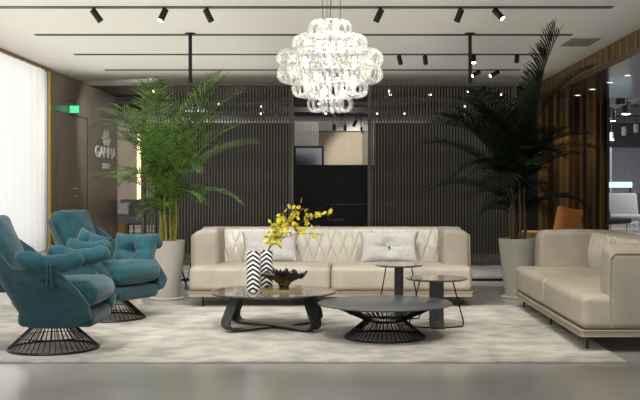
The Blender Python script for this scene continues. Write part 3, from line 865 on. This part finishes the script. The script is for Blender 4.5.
for i, (s, R, z, a) in enumerate(allr[:100]):
    bm = bmesh.new(); glass_ring(bm, R, z, a); obj('glass_ring', bm, M_glass, chd, smooth='all')
bm = bmesh.new()
for s, R, z, a in allr[100:]: glass_ring(bm, R, z, a)
o = obj('rear_glass_rings', bm, M_glass, chd, smooth='all'); o['kind'] = 'stuff'
bm = bmesh.new()
for y, R, n in tiers: ring(bm, R-.06, cz(y-7)-cz(22), .005, 48)
for y, R, n in tiers:
    for k in range(6):
        a = PI/6+k*PI/3; tube(bm, [(0, 0, cz(y-7)-cz(22)), ((R-.06)*math.cos(a), (R-.06)*math.sin(a), cz(y-7)-cz(22))], .003, 5)
tube(bm, [(0, 0, .02), (0, 0, cz(104)-cz(22))], .012, 8)
obj('metal_frame', bm, M_chrome, chd)
for k in range(3):
    a = PI/2+k*2*PI/3+.3; bm = bmesh.new()
    tube(bm, [(.10*math.cos(a), .10*math.sin(a), 0), (.11*math.cos(a), .11*math.sin(a), ZC-cz(22))], .0035, 5); obj('suspension_cable', bm, M_gun, chd)
bm = bmesh.new(); tube(bm, [(0, 0, .02), (.02, 0, .5), (0, 0, ZC-cz(22)-.02)], .005, 6); obj('power_cord', bm, M_gun, chd)
bm = bmesh.new(); tube(bm, [(0, 0, ZC-cz(22)-.04), (0, 0, ZC-cz(22)-.002)], .16, 24); obj('ceiling_canopy', bm, M_chrome, chd)
for y, R, n in ((62, .27, 6), (78, .24, 5), (46, .15, 4), (92, .12, 3)):
    for k in range(n):
        a = 2*PI*k/n+.3+y
        bm = bmesh.new(); lathe(bm, [(0, -.045), (.018, -.03), (.022, 0), (.012, .03), (0, .035)], 12)
        obj('bulb', bm, M_em_bulb, chd, loc=(R*math.cos(a), R*math.sin(a), cz(y)-cz(22)), smooth='all')

# ------------------------------------------------------------------ palms
def frond(bm, p0, az, el, L, droop, n=26, lw=.30, tilt=0, rnd=random, ldroop=.24, w=.0105, bare=.14):
    pts = []; p = Vector(p0); e = el; seg = 16
    for i in range(seg+1):
        pts.append(p.copy())
        d_ = Vector((math.cos(az)*math.cos(e), math.sin(az)*math.cos(e), math.sin(e)))
        p = p+d_*L/seg; e -= droop/seg*(.4+1.2*i/seg)
    tube(bm, pts, [.008*(1-.85*i/seg) for i in range(seg+1)], 5)
    for k in range(n):
        q = bare+(1-bare)*(k+.5)/n; f = q*seg; i = min(seg-1, int(f)); c = pts[i].lerp(pts[i+1], f-i)
        t = (pts[i+1]-pts[i]).normalized()
        side = t.cross(Vector((0, 0, 1)))
        if side.length < .05: side = Vector((-math.sin(az), math.cos(az), 0))
        side.normalize(); up = side.cross(t).normalized()
        qq = (q-bare)/(1-bare)
        ln = lw*1.2*(math.sin(PI*min(1, .14+.84*qq))**.55)*rnd.uniform(.85, 1.1)
        for s in (-1, 1):
            d_ = (side*s*.8+t*(.55+.5*qq)+up*(.35+tilt)).normalized()
            a = c; P_ = [c]; dd = d_.copy()
            for m in range(3):
                a = a+dd*ln/3; P_.append(a.copy()); dd = (dd-Vector((0, 0, ldroop*rnd.uniform(.6, 1.3)))).normalized()
            wn = dd.cross(up).normalized() if dd.cross(up).length > .1 else t
            wv = t*1.0
            ww = [w*.5, w, w*.8, .0015]
            V = [(bm.verts.new(x-wv*y_), bm.verts.new(x+wv*y_)) for x, y_ in zip(P_, ww)]
            for A, B in zip(V, V[1:]): bm.faces.new([A[0], A[1], B[1], B[0]])
def pot(t, R, r, H):
    bm = bmesh.new(); lathe(bm, [(0, .02), (r, .02), (r+.004, .03), (R, H-.01), (R, H), (R-.02, H), (R-.025, H-.04), (0, H-.04)], 48); obj('pot', bm, M_pot, t, smooth=True)
    bm = bmesh.new(); lathe(bm, [(0, 0), (r+.05, 0), (r+.06, .02), (r+.045, .03), (0, .03)], 40); obj('saucer', bm, M_pot, t, smooth=True)
    bm = bmesh.new(); lathe(bm, [(0, H-.03), (R-.026, H-.035)], 32); obj('soil', bm, M_soil, t)
def palm(label, loc, R, r, H, canes, fr, mleaf, mcane, seed, small=0, w=.0105):
    t = thing('potted_palm', label, 'potted palm', loc); pot(t, R, r, H)
    rn = random.Random(seed)
    tops = []
    for k in range(canes):
        a = 2*PI*k/canes+rn.uniform(-.3, .3); rr = R*.5*rn.uniform(.4, 1)
        z1 = H+rn.uniform(.55, .95)
        b = Vector((rr*math.cos(a), rr*math.sin(a), H-.04)); e = Vector((rr*1.3*math.cos(a), rr*1.3*math.sin(a), z1))
        bm = bmesh.new(); pts = [b.lerp(e, q/6)+Vector((.01*math.sin(q+k), 0, 0)) for q in range(7)]
        tube(bm, pts, [.017, .016, .014, .014, .012, .011, .009], 7); obj('cane', bm, mcane, t, smooth=True); tops.append(e)
    for i, (az, el, L, dr, lw) in enumerate(fr):
        b = tops[i % len(tops)] - Vector((0, 0, rn.uniform(0, .25)))
        bm = bmesh.new(); frond(bm, b, math.radians(az), math.radians(el), L, math.radians(dr), n=int(12+14*L), lw=lw, rnd=rn, w=w)
        obj('frond', bm, mleaf, t)
    for i in range(small):
        az = rn.uniform(0, 360); z = H+rn.uniform(.25, .9)
        b = Vector((.06*math.cos(az), .06*math.sin(az), z)); bm = bmesh.new()
        frond(bm, b, math.radians(az), math.radians(rn.uniform(20, 65)), rn.uniform(.35, .6), math.radians(85), n=14, lw=.2, rnd=rn)
        obj('frond', bm, mleaf, t)
    return t
# azimuth 0 = right, 180 = left, 270 = toward the camera
frL = [(178, 66, 1.30, 62, .33), (185, 50, 1.0, 70, .30), (172, 56, 1.2, 85, .32), (200, 74, 1.2, 50, .34), (150, 75, 1.25, 45, .34), (182, 40, .95, 80, .28),
       (5, 72, 1.35, 42, .38), (-15, 64, 1.35, 50, .36), (12, 56, 1.25, 66, .34), (350, 78, 1.3, 30, .38), (30, 74, 1.35, 38, .36), (2, 64, 1.3, 46, .38),
       (-5, 30, 1.05, 85, .22), (250, 70, 1.1, 60, .30), (290, 64, 1.1, 70, .30), (270, 80, 1.2, 40, .32), (100, 72, 1.2, 50, .3), (225, 55, .95, 85, .28), (320, 68, 1.15, 60, .3), (190, 24, .7, 90, .22)]
palm('bright green potted palm standing left of the long sofa', P(167, 299, 11.8)[:2]+(0,), .215, .145, .695, 9, frL, M_leaf, M_cane, 5, small=30)
frR = [(2, 84, 2.0, 12, .48), (8, 82, 1.85, 22, .44), (4, 80, 1.85, 66, .36), (185, 60, 1.2, 50, .40), (178, 46, 1.2, 60, .38), (192, 70, 1.3, 52, .40), (200, 56, 1.1, 72, .36),
       (160, 66, 1.3, 56, .38), (175, 78, 1.3, 38, .38), (240, 64, 1.2, 70, .36), (270, 60, 1.0, 85, .34), (300, 66, 1.15, 70, .34), (340, 60, 1.15, 75, .34), (10, 52, 1.1, 70, .32), (215, 40, .9, 90, .32),
       (180, 20, .95, 80, .32), (0, 30, .8, 90, .30), (250, 35, .8, 90, .32), (90, 70, 1.3, 60, .34), (225, 74, 1.3, 50, .38), (320, 40, .8, 90, .30), (188, 34, 1.1, 72, .36), (170, 52, 1.25, 58, .38),
       (265, 50, .9, 90, .34), (182, 66, 1.35, 44, .40), (350, 48, 1.0, 75, .32), (230, 20, .7, 90, .3), (300, 25, .7, 90, .3)]
palm('tall dark potted palm between the right screen and the right sofa', P(518, 298, 11.95)[:2]+(0,), .235, .15, .71, 8, frR, M_leafd, M_caned, 9, small=26, w=.0145)

# ------------------------------------------------------------------ orange armchair, little floor items
oc = thing('orange_armchair', 'tan leather armchair with an orange back cushion behind the right sofa', 'armchair', (2.84, 13.3, 0))
obj('seat', rb((0, .32, .38), (.62, .6, .18), .05), M_tan, oc, smooth=True)
for y in (0, .66): obj('arm', rb((-.06, y, .62), (.66, .1, .2), .045), M_tan, oc, smooth=True)
obj('backrest', rb((.30, .33, .66), (.12, .72, .42), .05), M_tan, oc, smooth=True)
bm = bmesh.new(); pillow(bm, .44, .40, .2, M=TRS((.17, .08, .86), (.1, .15, .55)), pinch=.1); obj('back_cushion', bm, M_orange, oc, smooth='all')
for x in (-.25, .28):
    for y in (.05, .6):
        bm = bmesh.new(); tube(bm, [(x, y, 0), (x, y, .3)], .015, 8); obj('leg', bm, M_black, oc)
t = thing('wire_table', 'small wire-legged glass table between the left pot and the sofa', 'side table', P(186, 292, 12.6)[:2]+(0,))
bm = bmesh.new(); lathe(bm, [(0, .03), (.12, .03), (.13, .02), (.13, .0), (0, 0)], 32); obj('base', bm, M_marb, t, smooth=True)
bm = bmesh.new(); tube(bm, [(-.09, 0, .42), (.02, 0, .03)], .012, 6); tube(bm, [(.08, 0, .42), (-.02, 0, .03)], .006, 6); obj('leg', bm, M_black, t)
bm = bmesh.new(); lathe(bm, [(0, .43), (.12, .43), (.12, .42), (0, .42)], 32); obj('tabletop', bm, M_gun, t)

# ------------------------------------------------------------------ far showroom at the right
struct('wall_far', bx(4.8, 22, 60, 60.3, 0, 6), M_store)
struct('wall_far_side', bx(21.8, 22, -4, 60, 0, 6), M_store)
struct('ceiling_far', bx(4.8, 22, DE+.01, 60, 5.2, 5.4), M_storec)
pw = thing('display_wall', 'pale grey textured display wall in the far showroom', 'partition', (13.6, 46, 0))
obj('panel', bx(-1.2, 3, 0, .3, 0, 3.2), M_store, pw); obj('side_frame', bx(-1.24, -1.2, -.02, .32, 0, 3.22), M_ltgrey, pw)
for k in range(5):
    D = 27+k*5.5
    tag(obj('ceiling_beam', bx(6.5, 21, D, D+.35, 4.55, 4.85), M_ltgrey), ['nearest', 'second', 'third', 'fourth', 'farthest'][k]+' light grey beam crossing the far showroom ceiling', 'beam', 'showroom ceiling beams')
tag(obj('ceiling_duct', bx(9.3, 9.8, 25, 59, 4.2, 4.5), M_ltgrey), 'long grey duct running back under the far showroom ceiling', 'duct')
for k, (x, y, D) in enumerate(((621, 98, 28), (626, 108, 31), (609, 113, 33), (613, 116, 38), (624, 131, 45), (636, 128, 45), (612, 136, 48))):
    p = P(x, y, D)
    t = thing('showroom_spotlight', 'spotlight in the far showroom, '+['highest, near the right picture edge', 'large one with a blue-white lens', 'beside the bronze drape edge', 'just right of the drape edge, lower', 'white one above the display wall', 'white one at the right picture edge', 'lowest, left of the display wall'][k], 'spotlight', p, group='far showroom spotlights')
    bm = bmesh.new(); tube(bm, [(0, 0, .18), (0, 0, -.18)], .15 if k < 3 else .1, 12); obj('housing', bm, M_black if k < 4 else M_white, t)
    bm = bmesh.new(); tube(bm, [(0, 0, -.18), (0, 0, -.2)], .12 if k < 3 else .08, 12); obj('lens', bm, M_em_spot if k in (1, 3, 6) else M_white, t)
    bm = bmesh.new(); tube(bm, [(0, 0, .18), (0, 0, 5.2-p[2])], .02, 6); obj('stem', bm, M_black, t)
p = P(613.5, 185, 40)
t = thing('hanging_banner', 'pale blue lit sign board above the far chairs', 'sign', (p[0], 40, 0))
obj('board', bx(-.35, .75, 0, .05, p[2]-.1, p[2]+.12), M_em_blue, t); obj('post', bx(-.32, -.26, .05, .1, 0, p[2]), M_black, t); obj('post', bx(.66, .72, .05, .1, 0, p[2]), M_black, t)
tag(obj('wooden_shelf_unit', (lambda b: (box(b, -.5, .9, 0, .4, 0, 1.1), box(b, -.55, .95, -.02, .42, 1.1, 1.14), b)[-1])(bmesh.new()), M_tan, loc=(p[0]+.1, 41, 0)), 'tan wooden counter behind the far grey lounge chairs', 'counter')
def lounge(loc, rz, label, m):
    t = thing('lounge_chair', label, 'chair', loc, rz)
    obj('seat', rb((0, 0, .42), (1.5, .75, .16), .07, crown=(0, 0, .03)), m, t, smooth=True)
    bm = bmesh.new(); rbox(bm, (0, 0, 0), (1.1, .16, .75), .07, n=6, crown=(0, .04, 0), M=TRS((0, .38, .8), (-.25, 0, 0))); obj('backrest', bm, m, t, smooth=True)
    for x in (-.6, .6):
        bm = bmesh.new(); tube(bm, [(x, -.3, .35), (x-.05, -.32, .01), (x+.05, .35, .01), (x, .35, .35)], .02, 6); obj('leg', bm, M_chrome, t)
    return t
M_lg = mat('pale_grey_fabric', 'a9a8a8', .9); M_dg = mat('dark_grey_fabric', '4c4b4b', .9)
p = P(620, 228, 31); lounge((p[0]+.1, 31, 0), 0, 'pale grey buttoned lounge chair in the far showroom', M_lg)
p = P(610, 228, 28); lounge((p[0]-.25, 27.8, 0), .5, 'dark grey low lounge chair beside the bronze drape edge', M_dg)
p = P(643, 222, 33); lounge((p[0], 35, 0), -.2, 'dark grey lounge chair at the right picture edge', M_dg)
for k, (x, y, D) in enumerate(((612, 203, 33), (626, 202, 33))):
    p = P(x, y, D); bm = bmesh.new(); pillow(bm, .42, .36, .16, M=TRS((0, 0, 0), (-.3, 0, 0)))
tbm = thing('low_white_table', 'low white display table in the far showroom', 'table', P(622, 225, 35)[:2]+(0,))
obj('tabletop', bx(-.9, 1.1, 1.5, 2.4, .7, .76), M_white, tbm)
for x in (-.8, 1.0): 
    for y in (1.6, 2.3): obj('leg', bx(x-.02, x+.02, y-.02, y+.02, 0, .7), M_chrome, tbm)

# ------------------------------------------------------------------ lights
def light(kind, name, loc, energy, color=(1, 1, 1), size=.1, rot=None, target=None, spot=60, blend=.6, sy=None):
    l = bpy.data.lights.new(name, kind); l.energy = energy; l.color = color
    if kind == 'AREA':
        l.size = size
        if sy: l.shape = 'RECTANGLE'; l.size_y = sy
    elif kind == 'SPOT': l.shadow_soft_size = size; l.spot_size = math.radians(spot); l.spot_blend = blend
    else: l.shadow_soft_size = size
    o = bpy.data.objects.new(name, l); COL.objects.link(o); o.location = loc
    if target: o.rotation_euler = (Vector(target)-Vector(loc)).to_track_quat('-Z', 'Y').to_euler()
    elif rot: o.rotation_euler = rot
    return o
W_ = (1, .965, .91)
S = lambda loc, tgt, e, sp=55, c=W_: light('SPOT', 'track_or_fill_spot', loc, e, c, .05, target=tgt, spot=sp)
# tracks over the seating group
S((-2.6, 6.6, 3.75), (-2.3, 8.3, .4), 188, 60)
S((-1.2, 6.6, 3.75), (-2.2, 9.8, .5), 188, 50)
S((-.8, 6.6, 3.75), (-.6, 9.2, .2), 174, 60)
S((.9, 6.6, 3.75), (.5, 8.8, .2), 188, 60)
S((-1.4, 9.0, 3.75), (-1.0, 11.3, .5), 174, 60)
S((.0, 9.0, 3.75), (.1, 11.3, .5), 174, 60)
S((1.4, 9.0, 3.75), (1.0, 11.2, .5), 159, 60)
S((1.6, 6.6, 3.75), (2.2, 8.9, .4), 210, 50, (1, .91, .78))
S((-2.9, 9.2, 3.75), (-2.1, 11.8, 1.8), 188, 50)
S((-3.4, 9.0, 3.75), (-2.8, 9.9, .2), 130, 60)
S((0, 4.2, 3.75), (0, 6.6, 0), 145, 80)
S((-3, 4.2, 3.75), (-2.5, 6.6, 0), 116, 80)
S((-4.0, 22.5, 3.7), (-6.2, 25.4, 2.3), 260, 70)  # added fill for the sign and timber wall
S((-4.2, 19.5, 3.7), (-6.2, 22.8, 1.8), 160, 70)  # second added fill on the timber wall, likewise without a fixture
# lit wall in back room, bronze drape
S((.3, 31, 3.5), (.62, 34.2, 2.2), 420, 50)
S((-4.5, 29, 3.6), (-5.5, 33, 1.0), 600, 90)
S((-.5, 28, 3.6), (-.6, 34, 2.0), 150, 90)
for y in (75, 82, 89, 95):
    D = 2.24*F/(HY-y); light('SPOT', 'soffit_downlight', (5.59, D, 3.5), 60, (1, .82, .55), .05, rot=(0, 0, 0), spot=100)
light('POINT', 'chandelier_light', (CX, CD, cz(66)), 10, (1, .96, .9), .12)
for x in (-2.6, -.9, .9, 2.5): S((x, 14.6, 3.7), (x, 14.7, 0), 200, 50)
# added upward lights standing in for bounce off the floor, no such fixtures
for x, y, sx, sy, e in ((-3.6, 16.5, 4.2, 11, 75), (.2, 16.5, 3.4, 11, 38), (3.2, 16.5, 2.4, 11, 13), (-1, 7, 9, 6, 60)):
    light('AREA', 'bounce_stand_in', (x, y, 3.12), e, (1, .98, .93), sx, rot=(PI, 0, 0), sy=sy)
# far showroom ceiling lamps
for k in range(3): light('AREA', 'showroom_lamp', (11, 30+k*9, 4.5), 260, (.95, .98, 1), 2.5)

# world
w = bpy.data.worlds.new('World'); sc.world = w; w.use_nodes = True
b = w.node_tree.nodes['Background']; b.inputs[0].default_value = (.95, .97, 1, 1); b.inputs[1].default_value = .8

# camera
cam = bpy.data.cameras.new('Camera'); co = bpy.data.objects.new('Camera', cam); COL.objects.link(co)
co.location = (0, 0, EYE); co.rotation_euler = (PI/2, 0, 0)
cam.sensor_width = 36; cam.lens = F/640*36; cam.clip_end = 200
cam.shift_x = (320-HX)/640; cam.shift_y = (HY-200)/640
sc.camera = co
vs = sc.view_settings
vs.view_transform = 'Standard'; vs.look = 'None'; vs.gamma = 1; vs.exposure = .35; vs.use_curve_mapping = False
